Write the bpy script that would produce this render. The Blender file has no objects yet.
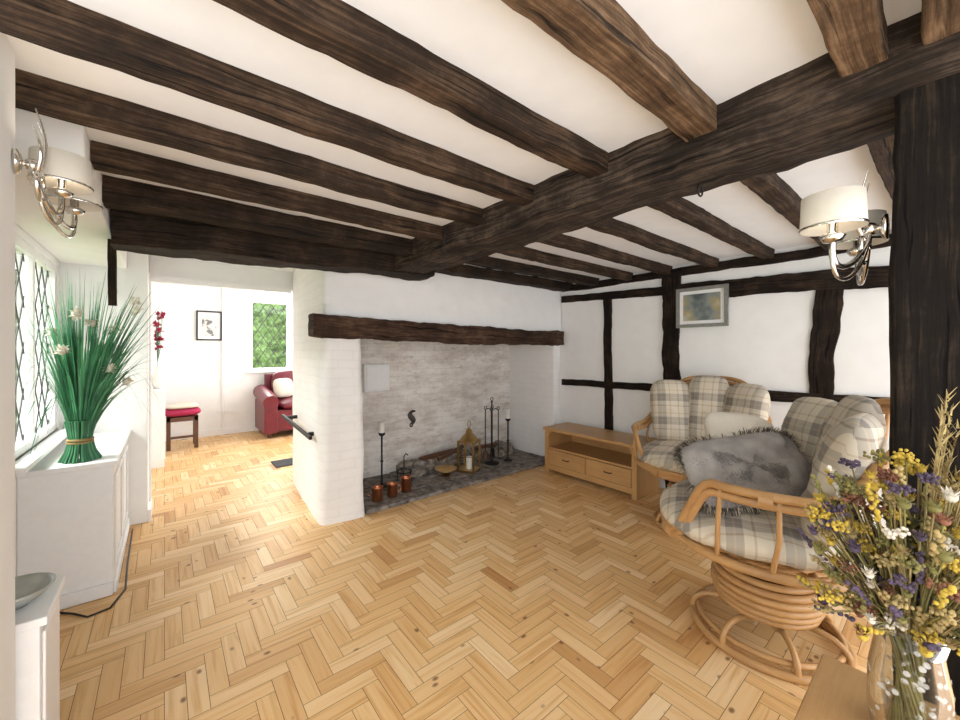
import bpy, math, random
from mathutils import Vector, Matrix, noise
random.seed(7)
R=random.random
def U(a,b): return a+(b-a)*random.random()
V=Vector
# ------------------------------------------------------------------ materials
def newmat(name):
    m=bpy.data.materials.new(name); m.use_nodes=True
    nt=m.node_tree; b=nt.nodes['Principled BSDF']
    return m,nt,b
def N(nt,t,**k):
    n=nt.nodes.new(t)
    for a,v in k.items():
        if a in n.inputs.keys(): n.inputs[a].default_value=v
        else: setattr(n,a,v)
    return n
def ramp(nt,stops,interp='LINEAR'):
    n=nt.nodes.new('ShaderNodeValToRGB'); cr=n.color_ramp; cr.interpolation=interp
    while len(cr.elements)<len(stops): cr.elements.new(0.5)
    for e,(p,c) in zip(cr.elements,stops):
        e.position=p; e.color=(c[0],c[1],c[2],1)
    return n
def plain(name,col,rough=0.6,metal=0.0,var=0.12,scale=30,bump=0.0,emit=None):
    m,nt,b=newmat(name)
    tc=N(nt,'ShaderNodeTexCoord'); no=N(nt,'ShaderNodeTexNoise',Scale=scale,Detail=4.0)
    nt.links.new(tc.outputs['Object'],no.inputs['Vector'])
    d=[max(0,c*(1-var)) for c in col]; l=[min(1,c*(1+var)) for c in col]
    r=ramp(nt,[(0.3,d),(0.7,l)]); nt.links.new(no.outputs['Fac'],r.inputs['Fac'])
    nt.links.new(r.outputs['Color'],b.inputs['Base Color'])
    b.inputs['Roughness'].default_value=rough; b.inputs['Metallic'].default_value=metal
    if bump>0:
        bp=N(nt,'ShaderNodeBump',Strength=bump,Distance=0.01)
        nt.links.new(no.outputs['Fac'],bp.inputs['Height']); nt.links.new(bp.outputs['Normal'],b.inputs['Normal'])
    if emit:
        b.inputs['Emission Color'].default_value=(col[0],col[1],col[2],1); b.inputs['Emission Strength'].default_value=emit
    return m
def woodmat(name,stops,rough=0.6,su=2.0,sv=45.0,bump=0.3,dist=0.004,crack=False,spec=0.5):
    m,nt,b=newmat(name)
    uv=N(nt,'ShaderNodeTexCoord')
    mp=N(nt,'ShaderNodeMapping'); mp.inputs['Scale'].default_value=(su,sv,1)
    nt.links.new(uv.outputs['UV'],mp.inputs['Vector'])
    n1=N(nt,'ShaderNodeTexNoise',Scale=1.0,Detail=8.0,Roughness=0.75,Distortion=0.3)
    nt.links.new(mp.outputs['Vector'],n1.inputs['Vector'])
    n2=N(nt,'ShaderNodeTexNoise',Scale=5.0 if crack else 2.5,Detail=6.0,Roughness=.7)
    nt.links.new(uv.outputs['UV'],n2.inputs['Vector'])
    mx=N(nt,'ShaderNodeMath',operation='MULTIPLY_ADD'); mx.inputs[1].default_value=0.55
    sc=N(nt,'ShaderNodeMath',operation='MULTIPLY'); sc.inputs[1].default_value=0.45
    nt.links.new(n2.outputs['Fac'],sc.inputs[0])
    nt.links.new(n1.outputs['Fac'],mx.inputs[0]); nt.links.new(sc.outputs[0],mx.inputs[2])
    r=ramp(nt,stops); nt.links.new(mx.outputs[0],r.inputs['Fac'])
    out=r.outputs['Color']; h=mx.outputs[0]
    if crack:
        mp3=N(nt,'ShaderNodeMapping'); mp3.inputs['Scale'].default_value=(2.2,55,1); nt.links.new(uv.outputs['UV'],mp3.inputs['Vector'])
        n3=N(nt,'ShaderNodeTexNoise',Scale=1.0,Detail=3.0,Distortion=0.8); nt.links.new(mp3.outputs['Vector'],n3.inputs['Vector'])
        r3=ramp(nt,[(0.34,(0.12,0.12,0.12)),(0.42,(1,1,1))]); nt.links.new(n3.outputs['Fac'],r3.inputs['Fac'])
        ml=N(nt,'ShaderNodeMixRGB',blend_type='MULTIPLY'); ml.inputs['Fac'].default_value=0.9
        nt.links.new(out,ml.inputs[1]); nt.links.new(r3.outputs['Color'],ml.inputs[2]); out=ml.outputs[0]
        hm=N(nt,'ShaderNodeMath',operation='MULTIPLY'); nt.links.new(h,hm.inputs[0]); nt.links.new(r3.outputs['Color'],hm.inputs[1]); h=hm.outputs[0]
    nt.links.new(out,b.inputs['Base Color'])
    b.inputs['Roughness'].default_value=rough; b.inputs['Specular IOR Level'].default_value=spec
    bp=N(nt,'ShaderNodeBump',Strength=bump,Distance=dist)
    nt.links.new(h,bp.inputs['Height']); nt.links.new(bp.outputs['Normal'],b.inputs['Normal'])
    return m

def wallmat(name,col,brick=0.0,dirt=0.0,bump=0.25,patch=0.0):
    m,nt,b=newmat(name)
    tc=N(nt,'ShaderNodeTexCoord')
    n=N(nt,'ShaderNodeTexNoise',Scale=9.0,Detail=6.0); nt.links.new(tc.outputs['Object'],n.inputs['Vector'])
    n2=N(nt,'ShaderNodeTexNoise',Scale=2.2,Detail=6.0,Roughness=0.7); 
    mpz=N(nt,'ShaderNodeMapping'); mpz.inputs['Scale'].default_value=(1,1,2.5); nt.links.new(tc.outputs['Object'],mpz.inputs['Vector']); nt.links.new(mpz.outputs['Vector'],n2.inputs['Vector'])
    r=ramp(nt,[(0.3,[c*0.965 for c in col]),(0.65,col)]); nt.links.new(n.outputs['Fac'],r.inputs['Fac'])
    out=r.outputs['Color']
    if dirt>0:
        r2=ramp(nt,[(0.40,(0,0,0)),(0.64,(1,1,1))]); nt.links.new(n2.outputs['Fac'],r2.inputs['Fac'])
        mul=N(nt,'ShaderNodeMath',operation='MULTIPLY'); mul.inputs[1].default_value=dirt
        nt.links.new(r2.outputs['Color'],mul.inputs[0])
        mx=N(nt,'ShaderNodeMixRGB'); nt.links.new(mul.outputs[0],mx.inputs['Fac'])
        nt.links.new(out,mx.inputs[1]); mx.inputs[2].default_value=(0.40,0.31,0.26,1); out=mx.outputs[0]
        n3=N(nt,'ShaderNodeTexNoise',Scale=8.0,Detail=9.0,Roughness=0.78); nt.links.new(mpz.outputs['Vector'],n3.inputs['Vector'])
        r3=ramp(nt,[(0.55,(0,0,0)),(0.63,(1,1,1))]); nt.links.new(n3.outputs['Fac'],r3.inputs['Fac'])
        mu3=N(nt,'ShaderNodeMath',operation='MULTIPLY'); mu3.inputs[1].default_value=0.5; nt.links.new(r3.outputs['Color'],mu3.inputs[0])
        mx3=N(nt,'ShaderNodeMixRGB'); nt.links.new(mu3.outputs[0],mx3.inputs['Fac']); nt.links.new(out,mx3.inputs[1])
        mx3.inputs[2].default_value=(0.36,0.25,0.20,1); out=mx3.outputs[0]
    h=n.outputs['Fac']
    if brick>0:
        nd=N(nt,'ShaderNodeTexNoise',Scale=6.0,Detail=3.0); nt.links.new(tc.outputs['Object'],nd.inputs['Vector'])
        vm=N(nt,'ShaderNodeVectorMath',operation='MULTIPLY_ADD'); vm.inputs[1].default_value=(.04,.04,.04); nt.links.new(nd.outputs['Color'],vm.inputs[0]); nt.links.new(tc.outputs['Object'],vm.inputs[2])
        sx=N(nt,'ShaderNodeSeparateXYZ'); nt.links.new(vm.outputs[0],sx.inputs[0])
        ad=N(nt,'ShaderNodeMath',operation='ADD'); nt.links.new(sx.outputs['X'],ad.inputs[0]); nt.links.new(sx.outputs['Y'],ad.inputs[1])
        cb=N(nt,'ShaderNodeCombineXYZ'); nt.links.new(ad.outputs[0],cb.inputs[0]); nt.links.new(sx.outputs['Z'],cb.inputs[1])
        br=N(nt,'ShaderNodeTexBrick',Scale=1.0); br.inputs['Brick Width'].default_value=0.23; br.inputs['Row Height'].default_value=0.072
        br.inputs['Mortar Size'].default_value=0.010; br.inputs['Mortar Smooth'].default_value=1.0
        br.inputs['Color1'].default_value=(1,1,1,1); br.inputs['Color2'].default_value=(.85,.85,.85,1); br.inputs['Mortar'].default_value=(.3,.3,.3,1)
        nt.links.new(cb.outputs[0],br.inputs['Vector'])
        ml=N(nt,'ShaderNodeMixRGB',blend_type='MULTIPLY'); ml.inputs['Fac'].default_value=0.06*brick*(2.4 if dirt>0 else 1)
        nt.links.new(out,ml.inputs[1]); nt.links.new(br.outputs['Color'],ml.inputs[2]); out=ml.outputs[0]
        mm=N(nt,'ShaderNodeMixRGB'); mm.inputs['Fac'].default_value=1-0.35*brick
        nt.links.new(br.outputs['Color'],mm.inputs[1]); nt.links.new(n.outputs['Fac'],mm.inputs[2]); h=mm.outputs[0]
    nt.links.new(out,b.inputs['Base Color']); b.inputs['Roughness'].default_value=0.85
    bp=N(nt,'ShaderNodeBump',Strength=bump,Distance=0.012); nt.links.new(h,bp.inputs['Height']); nt.links.new(bp.outputs['Normal'],b.inputs['Normal'])
    return m
WHITE=wallmat('white_plaster',(0.88,0.88,0.87))
CEIL=wallmat('ceiling_plaster',(0.89,0.91,0.935),bump=0.12)
WBRICK=wallmat('white_painted_brick',(0.88,0.875,0.86),brick=1.0,bump=0.45)
WPLAS=wallmat('white_rough_plaster',(0.88,0.875,0.86),bump=0.4)
FIREW=wallmat('limewashed_brick_sooty',(0.87,0.84,0.79),brick=1.0,dirt=0.62,bump=0.5)
GLOSS=plain('white_gloss_paint',(0.86,0.86,0.86),0.4,var=0.02)
DARK=woodmat('dark_oak_timber',[(0.36,(0.007,0.005,0.004)),(0.50,(0.022,0.014,0.009)),(0.64,(0.080,0.050,0.032))],0.8,3,80,0.9,0.012,True,.2)
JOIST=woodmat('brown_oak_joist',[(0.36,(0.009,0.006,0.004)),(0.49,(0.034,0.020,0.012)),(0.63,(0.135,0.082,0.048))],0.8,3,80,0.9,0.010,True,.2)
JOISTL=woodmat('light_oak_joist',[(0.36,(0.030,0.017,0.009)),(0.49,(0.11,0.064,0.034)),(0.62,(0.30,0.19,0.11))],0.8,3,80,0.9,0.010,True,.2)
MAINB=woodmat('main_beam_oak',[(0.36,(0.007,0.005,0.004)),(0.49,(0.032,0.022,0.016)),(0.64,(0.155,0.110,0.078))],0.8,2.5,60,1.0,0.014,True,.2)
LINT=woodmat('lintel_oak',[(0.34,(0.012,0.006,0.005)),(0.49,(0.052,0.028,0.018)),(0.64,(0.165,0.100,0.062))],0.8,2.5,50,1.0,0.018,True,.2)
BLACKT=woodmat('black_stained_timber',[(0.36,(0.004,0.003,0.003)),(0.52,(0.011,0.008,0.006)),(0.66,(0.050,0.034,0.024))],0.8,3,70,0.9,0.010,True,.15)
FRAMET=woodmat('weathered_frame_timber',[(0.36,(0.006,0.004,0.003)),(0.51,(0.017,0.011,0.008)),(0.65,(0.066,0.042,0.028))],0.8,3,70,0.9,0.010,True,.15)
OAK=woodmat('oak_furniture',[(0.3,(0.38,0.20,0.075)),(0.55,(0.52,0.30,0.12)),(0.75,(0.62,0.39,0.18))],0.4,3.0,60,0.12,0.002)
RATTAN=woodmat('rattan_cane',[(0.3,(0.30,0.15,0.055)),(0.55,(0.50,0.28,0.11)),(0.8,(0.64,0.41,0.20))],0.38,6.0,30,0.2,0.002)
BROWNW=plain('brown_wood',(0.10,0.04,0.018),0.45)
NICKEL=plain('brushed_nickel',(0.72,0.69,0.64),0.18,1.0,0.05)
BRASS=plain('antique_brass',(0.50,0.34,0.14),0.3,1.0)
COPPER=plain('copper',(0.55,0.22,0.11),0.3,1.0)
IRON=plain('black_iron',(0.02,0.02,0.02),0.5,0.6)
LEAD=plain('lead_came',(0.03,0.03,0.03),0.6)
SHADE=plain('cream_lampshade',(0.66,0.61,0.52),0.9,var=0.02,emit=0.08)
WAX=plain('candle_wax',(0.80,0.77,0.70),0.5,var=0.02)
STONE=plain('hearth_stone',(0.20,0.175,0.155),0.95,var=0.65,scale=16,bump=1.0)
ROCK=plain('rubble_stone',(0.27,0.23,0.19),0.95,var=0.6,scale=18,bump=1.0)
GREEN=plain('grass_green',(0.07,0.28,0.13),0.5,var=0.4,scale=8)
GREEND=plain('grass_dark_green',(0.03,0.15,0.07),0.5,var=0.4,scale=8)
PETALW=plain('white_petals',(0.85,0.83,0.72),0.7,var=0.05)
RED=plain('red_leather',(0.14,0.012,0.025),0.35,var=0.2)
REDF=plain('red_fabric',(0.40,0.02,0.08),0.8)
CREAM=plain('cream_fabric',(0.66,0.60,0.50),0.95,var=0.05,scale=120,bump=0.2)
GREYC=plain('grey_plush',(0.32,0.295,0.275),0.95,var=0.2,scale=14,bump=0.4)
FURG=plain('grey_fur_strands',(0.34,0.31,0.29),1.0,var=0.2,scale=25)
FUR=plain('taupe_fur',(0.12,0.10,0.08),1.0,var=0.5,scale=60)
FUR2=plain('cream_fur_tips',(0.55,0.48,0.38),1.0,var=0.3,scale=60)
CABLE=plain('black_cable',(0.01,0.01,0.01),0.5)
CERAM=plain('glazed_ceramic_grey',(0.36,0.38,0.36),0.15,0.2,0.35,scale=12)
YEL=plain('yellow_dried_petals',(0.50,0.35,0.05),0.9,var=0.3)
PUR=plain('purple_dried_petals',(0.08,0.055,0.09),0.9,var=0.4)
STRAW=plain('straw_stems',(0.34,0.25,0.10),0.9,var=0.3)
OLIVE=plain('olive_seedheads',(0.18,0.16,0.05),0.9,var=0.4)
RUSTF=plain('rust_dried_petals',(0.20,0.08,0.045),0.9,var=0.4)
LEAF=plain('hedge_leaves',(0.17,0.28,0.085),0.8,var=0.75,scale=9,bump=1.0)
LAWN=plain('lawn',(0.16,0.32,0.07),0.9,var=0.4,scale=20)
def plaid():
    m,nt,b=newmat('plaid_tweed')
    tc=N(nt,'ShaderNodeTexCoord'); sx=N(nt,'ShaderNodeSeparateXYZ'); nt.links.new(tc.outputs['UV'],sx.inputs[0])
    c1=(0.62,0.55,0.44);c2=(0.38,0.30,0.21);c3=(0.24,0.215,0.19)
    st=[(0,c1),(0.20,c2),(0.25,c1),(0.42,c3),(0.56,c2),(0.60,c3),(0.74,c1),(0.88,(0.46,0.34,0.21)),(0.92,c1)]
    cols=[]
    for ax in ('X','Y'):
        mu=N(nt,'ShaderNodeMath',operation='MULTIPLY'); mu.inputs[1].default_value=5.0; nt.links.new(sx.outputs[ax],mu.inputs[0])
        fr=N(nt,'ShaderNodeMath',operation='FRACT'); nt.links.new(mu.outputs[0],fr.inputs[0])
        r=ramp(nt,st,'CONSTANT'); nt.links.new(fr.outputs[0],r.inputs['Fac']); cols.append(r)
    mx=N(nt,'ShaderNodeMixRGB'); mx.inputs['Fac'].default_value=0.5
    nt.links.new(cols[0].outputs['Color'],mx.inputs[1]); nt.links.new(cols[1].outputs['Color'],mx.inputs[2])
    nt.links.new(mx.outputs[0],b.inputs['Base Color']); b.inputs['Roughness'].default_value=0.95
    no=N(nt,'ShaderNodeTexNoise',Scale=250.0); nt.links.new(tc.outputs['UV'],no.inputs['Vector'])
    bp=N(nt,'ShaderNodeBump',Strength=0.3,Distance=0.003); nt.links.new(no.outputs['Fac'],bp.inputs['Height']); nt.links.new(bp.outputs['Normal'],b.inputs['Normal'])
    return m
PLAID=plaid()
def glassmat(name,tint=(1,1,1),mixf=0.12):
    m=bpy.data.materials.new(name); m.use_nodes=True; nt=m.node_tree; nt.nodes.clear()
    o=N(nt,'ShaderNodeOutputMaterial'); t=N(nt,'ShaderNodeBsdfTransparent'); g=N(nt,'ShaderNodeBsdfGlossy')
    t.inputs['Color'].default_value=(*tint,1); g.inputs['Roughness'].default_value=0.03
    f=N(nt,'ShaderNodeFresnel',IOR=1.25); ad=N(nt,'ShaderNodeMath',operation='MULTIPLY_ADD'); ad.inputs[1].default_value=0.4; ad.inputs[2].default_value=mixf*0.2
    nt.links.new(f.outputs[0],ad.inputs[0])
    mx=N(nt,'ShaderNodeMixShader'); nt.links.new(ad.outputs[0],mx.inputs[0]); nt.links.new(t.outputs[0],mx.inputs[1]); nt.links.new(g.outputs[0],mx.inputs[2])
    nt.links.new(mx.outputs[0],o.inputs[0]); return m
GLASS=glassmat('clear_glass',(0.97,0.98,0.98))
def etched():
    m=bpy.data.materials.new('etched_vase_glass'); m.use_nodes=True; nt=m.node_tree; nt.nodes.clear()
    o=N(nt,'ShaderNodeOutputMaterial'); t=N(nt,'ShaderNodeBsdfTransparent'); t.inputs['Color'].default_value=(0.86,0.87,0.86,1)
    g=N(nt,'ShaderNodeBsdfGlossy'); g.inputs['Roughness'].default_value=0.03
    f=N(nt,'ShaderNodeFresnel',IOR=1.35); mx=N(nt,'ShaderNodeMixShader'); nt.links.new(f.outputs[0],mx.inputs[0]); nt.links.new(t.outputs[0],mx.inputs[1]); nt.links.new(g.outputs[0],mx.inputs[2])
    d=N(nt,'ShaderNodeBsdfDiffuse'); d.inputs['Color'].default_value=(0.62,0.60,0.56,1)
    tc=N(nt,'ShaderNodeTexCoord'); vo=N(nt,'ShaderNodeTexVoronoi',Scale=70.0); nt.links.new(tc.outputs['Object'],vo.inputs['Vector'])
    no=N(nt,'ShaderNodeTexNoise',Scale=22.0,Detail=2.0); nt.links.new(tc.outputs['Object'],no.inputs['Vector'])
    r1=ramp(nt,[(0.30,(1,1,1)),(0.42,(0,0,0))]); nt.links.new(vo.outputs['Distance'],r1.inputs['Fac'])
    r=ramp(nt,[(0.48,(0,0,0)),(0.54,(.6,.6,.6))]); nt.links.new(no.outputs['Fac'],r.inputs['Fac'])
    mu=N(nt,'ShaderNodeMath',operation='MULTIPLY'); nt.links.new(r1.outputs['Color'],mu.inputs[0]); nt.links.new(r.outputs['Color'],mu.inputs[1])
    m2=N(nt,'ShaderNodeMixShader'); nt.links.new(mu.outputs[0],m2.inputs[0]); nt.links.new(mx.outputs[0],m2.inputs[1]); nt.links.new(d.outputs[0],m2.inputs[2])
    nt.links.new(m2.outputs[0],o.inputs[0]); return m
ETCH=etched()
def printmat(name,stops,scale=3.0):
    m,nt,b=newmat(name); tc=N(nt,'ShaderNodeTexCoord'); n=N(nt,'ShaderNodeTexNoise',Scale=scale,Detail=3.0)
    nt.links.new(tc.outputs['Object'],n.inputs['Vector']); r=ramp(nt,stops); nt.links.new(n.outputs['Fac'],r.inputs['Fac'])
    nt.links.new(r.outputs['Color'],b.inputs['Base Color']); b.inputs['Roughness'].default_value=0.3; return m
PRINT1=printmat('seascape_print',[(0.35,(0.08,0.10,0.11)),(0.5,(0.24,0.27,0.26)),(0.62,(0.40,0.33,0.17)),(0.75,(0.5,0.5,0.45))],6)
PRINT2=printmat('botanical_print',[(0.52,(0.7,0.7,0.68)),(0.6,(0.2,0.2,0.2))],14)
def floormat():
    m,nt,b=newmat('pine_parquet')
    tc=N(nt,'ShaderNodeTexCoord'); at=N(nt,'ShaderNodeAttribute'); at.attribute_name='tone'
    mp=N(nt,'ShaderNodeMapping'); mp.inputs['Scale'].default_value=(2.0,38,1); nt.links.new(tc.outputs['UV'],mp.inputs['Vector'])
    n1=N(nt,'ShaderNodeTexNoise',Scale=1.0,Detail=4.0,Distortion=0.9); nt.links.new(mp.outputs['Vector'],n1.inputs['Vector'])
    r1=ramp(nt,[(0.3,(0.80,0.66,0.50)),(0.48,(0.97,0.93,0.86)),(0.62,(1.0,1.0,1.0))]); nt.links.new(n1.outputs['Fac'],r1.inputs['Fac'])
    r0=ramp(nt,[(0.0,(0.54,0.28,0.10)),(0.3,(0.71,0.43,0.185)),(0.6,(0.79,0.52,0.25)),(1.0,(0.87,0.65,0.39))]); nt.links.new(at.outputs['Fac'],r0.inputs['Fac'])
    ml=N(nt,'ShaderNodeMixRGB',blend_type='MULTIPLY'); ml.inputs['Fac'].default_value=1.0
    nt.links.new(r0.outputs['Color'],ml.inputs[1]); nt.links.new(r1.outputs['Color'],ml.inputs[2])
    mp2=N(nt,'ShaderNodeMapping'); mp2.inputs['Scale'].default_value=(8,12,1); nt.links.new(tc.outputs['UV'],mp2.inputs['Vector'])
    vo=N(nt,'ShaderNodeTexVoronoi',Scale=1.0); nt.links.new(mp2.outputs['Vector'],vo.inputs['Vector'])
    rk=ramp(nt,[(0.0,(1,1,1)),(0.08,(0.8,0.8,0.8)),(0.15,(0,0,0))]); nt.links.new(vo.outputs['Distance'],rk.inputs['Fac'])
    sv=N(nt,'ShaderNodeSeparateXYZ'); nt.links.new(vo.outputs['Color'],sv.inputs[0])
    gt=N(nt,'ShaderNodeMath',operation='GREATER_THAN'); gt.inputs[1].default_value=0.50; nt.links.new(sv.outputs['X'],gt.inputs[0])
    mu=N(nt,'ShaderNodeMath',operation='MULTIPLY'); nt.links.new(gt.outputs[0],mu.inputs[0]); nt.links.new(rk.outputs['Color'],mu.inputs[1])
    mk=N(nt,'ShaderNodeMixRGB'); nt.links.new(mu.outputs[0],mk.inputs['Fac']); nt.links.new(ml.outputs[0],mk.inputs[1]); mk.inputs[2].default_value=(0.20,0.08,0.03,1)
    nt.links.new(mk.outputs[0],b.inputs['Base Color']); b.inputs['Roughness'].default_value=0.40
    b.inputs['Specular IOR Level'].default_value=0.4
    bp=N(nt,'ShaderNodeBump',Strength=0.08,Distance=0.003); nt.links.new(n1.outputs['Fac'],bp.inputs['Height']); nt.links.new(bp.outputs['Normal'],b.inputs['Normal'])
    return m
PARQ=floormat()
SUBF=plain('floor_joints',(0.13,0.06,0.025),0.8)
# ------------------------------------------------------------------ mesh builder
class MB:
    def __init__(s): s.v=[];s.f=[];s.m=[];s.sm=[];s.uv=[];s.mats=[]
    def mi(s,mat):
        if mat not in s.mats: s.mats.append(mat)
        return s.mats.index(mat)
    def add(s,vs,fs,mat,smooth=False,uvs=None):
        o=len(s.v); s.v+= [V(x) for x in vs]; k=s.mi(mat)
        for i,f in enumerate(fs):
            s.f.append([a+o for a in f]); s.m.append(k); s.sm.append(smooth)
            s.uv.append(uvs[i] if uvs else [(0,0)]*len(f))
    def box(s,lo,hi,mat,rot=None,piv=None):
        lo=V(lo);hi=V(hi); d=hi-lo
        vs=[V((lo[0] if i&1==0 else hi[0], lo[1] if i&2==0 else hi[1], lo[2] if i&4==0 else hi[2])) for i in range(8)]
        fs=[(0,2,3,1),(4,5,7,6),(0,1,5,4),(2,6,7,3),(0,4,6,2),(1,3,7,5)]
        ax=max(range(3),key=lambda a:d[a]); ot=[a for a in range(3) if a!=ax]; off=(U(0,9),U(0,9))
        uvs=[[(vs[i][ax]-lo[ax]+off[0],(vs[i][ot[0]]-lo[ot[0]])+(vs[i][ot[1]]-lo[ot[1]])+off[1]) for i in f] for f in fs]
        if rot is not None:
            p=V(piv) if piv is not None else (lo+hi)/2
            vs=[p+rot@(x-p) for x in vs]
        s.add(vs,fs,mat,False,uvs)
    def hexa(s,b,t,mat):
        vs=list(b)+list(t); n=len(b)
        fs=[tuple(range(n))[::-1],tuple(range(n,2*n))]+[(i,(i+1)%n,n+(i+1)%n,n+i) for i in range(n)]
        s.add(vs,fs,mat)
    def grid(s,P,mat,cu=False,cv=False,smooth=True,uv=None):
        nu=len(P);nv=len(P[0]); vs=[p for r in P for p in r]; fs=[];uvs=[]
        for i in range(nu if cu else nu-1):
            for j in range(nv if cv else nv-1):
                i2=(i+1)%nu;j2=(j+1)%nv
                fs.append((i*nv+j,i2*nv+j,i2*nv+j2,i*nv+j2))
                if uv:
                    uvs.append([uv(i,j),uv(i+1,j),uv(i+1,j+1),uv(i,j+1)])
        s.add(vs,fs,mat,smooth,uvs if uv else None)
    def tube(s,pts,r,mat,seg=10,closed=False,caps=True):
        pts=[V(p) for p in pts]; n=len(pts)
        rad=r if isinstance(r,(list,tuple)) else [r]*n
        T=[]
        for i in range(n):
            a=pts[(i-1)%n] if (closed or i>0) else pts[i]; b=pts[(i+1)%n] if (closed or i<n-1) else pts[i]
            t=(b-a); T.append(t.normalized() if t.length>1e-9 else V((0,0,1)))
        up=V((0,0,1)) if abs(T[0].z)<0.9 else V((1,0,0))
        nrm=(up-T[0]*up.dot(T[0])).normalized(); rings=[];L=[0]
        for i in range(n):
            nrm=(nrm-T[i]*nrm.dot(T[i])); nrm=nrm.normalized() if nrm.length>1e-6 else T[i].orthogonal().normalized()
            bn=T[i].cross(nrm)
            rings.append([pts[i]+(nrm*math.cos(2*math.pi*k/seg)+bn*math.sin(2*math.pi*k/seg))*rad[i] for k in range(seg)])
            if i>0: L.append(L[-1]+(pts[i]-pts[i-1]).length)
        L.append(L[-1]+(pts[0]-pts[-1]).length); o=U(0,9)
        s.grid(rings,mat,cu=closed,cv=True,uv=lambda i,j:(L[i]+o,j*2*math.pi*rad[0]/seg+o))
        if caps and not closed:
            s.add(rings[0],[tuple(range(seg))],mat); s.add(rings[-1],[tuple(range(seg))[::-1]],mat)
    def lathe(s,prof,c,mat,seg=24,M=None):
        c=V(c);P=[]
        for (r,z) in prof:
            row=[]
            for k in range(seg):
                a=2*math.pi*k/seg; p=V((r*math.cos(a),r*math.sin(a),z))
                if M: p=M@p
                row.append(c+p)
            P.append(row)
        s.grid(P,mat,cv=True,uv=lambda i,j:(i*.02,j*.03))
    def torus(s,c,Rr,r,mat,seg=40,sx=1,sy=1,M=None,mseg=10):
        pts=[]
        for k in range(seg):
            a=2*math.pi*k/seg; p=V((Rr*sx*math.cos(a),Rr*sy*math.sin(a),0)); 
            if M: p=M@p
            pts.append(V(c)+p)
        s.tube(pts,r,mat,mseg,closed=True)
    def ball(s,c,r,mat,seg=10,rings=6,sc=(1,1,1)):
        P=[]
        for i in range(rings+1):
            ph=math.pi*i/rings; P.append([V(c)+V((r*sc[0]*math.sin(ph)*math.cos(2*math.pi*k/seg),r*sc[1]*math.sin(ph)*math.sin(2*math.pi*k/seg),-r*sc[2]*math.cos(ph))) for k in range(seg)])
        s.grid(P,mat,cv=True)
    def cushion(s,c,A,B,ha,hb,th,mat,n=2.0,wr=0.004,curve=0.0,taper=0.0,seg=40,rr=10,bulge=2.4):
        c=V(c);A=V(A).normalized();B=V(B);B=(B-A*B.dot(A)).normalized();Nn=A.cross(B)
        P=[];UVs=[];sd=U(0,50)
        rho=[math.sin(math.pi/2*i/rr) for i in range(rr+1)]
        lst=[(q,1) for q in rho]+[(q,-1) for q in rho[::-1][1:]]
        for q,sg in lst:
            row=[];ur=[]
            for k in range(seg+1):
                a=2*math.pi*k/seg; ca,sa=math.cos(a),math.sin(a)
                x=math.copysign(abs(ca)**(2/n),ca)*ha*q; y=math.copysign(abs(sa)**(2/n),sa)*hb*q
                x*=1+taper*(y/hb)
                t=th*math.sqrt(max(0,1-q**bulge))*sg
                t+=wr*noise.noise(V((x*14+sd,y*14,sg)))*2*(1-q*.5)
                t+=curve*(x/ha)**2
                row.append(c+A*x+B*y+Nn*t); ur.append((x+5,y+5+ (0.03 if sg<0 else 0)))
            P.append(row);UVs.append(ur)
        s.grid(P,mat,uv=lambda i,j:UVs[i][j])
    def blade(s,pts,w,mat,side=None):
        pts=[V(p) for p in pts];n=len(pts);L=[]
        for i in range(n):
            t=(pts[min(i+1,n-1)]-pts[max(i-1,0)]).normalized()
            sd=side if side else t.cross(V((0.3,0.2,1))).normalized()
            ww=w*(1-(i/(n-1))**2*0.92)
            L.append([pts[i]-sd*ww,pts[i]+sd*ww])
        s.grid(L,mat)
    def obj(s,name,loc=(0,0,0),rotz=0.0,bevel=0.0,parent=None,scale=1.0):
        me=bpy.data.meshes.new(name); me.from_pydata([tuple(x) for x in s.v],[],s.f); 
        for m in s.mats: me.materials.append(m)
        uvl=me.uv_layers.new(name='UVMap'); k=0
        for p,mi,sm,uv in zip(me.polygons,s.m,s.sm,s.uv):
            p.material_index=mi;p.use_smooth=sm
            for j,li in enumerate(p.loop_indices): uvl.data[li].uv=uv[j]
        me.update()
        o=bpy.data.objects.new(name,me); bpy.context.scene.collection.objects.link(o)
        o.location=loc; o.rotation_euler=(0,0,rotz); o.scale=(scale,)*3
        if bevel>0:
            b=o.modifiers.new('bevel','BEVEL'); b.width=bevel; b.segments=3; b.limit_method='ANGLE'; b.harden_normals=False
        if parent: o.parent=parent
        return o
def boxobj(name,lo,hi,mat,bevel=0.0):
    m=MB(); m.box(lo,hi,mat); return m.obj(name,bevel=bevel)
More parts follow.
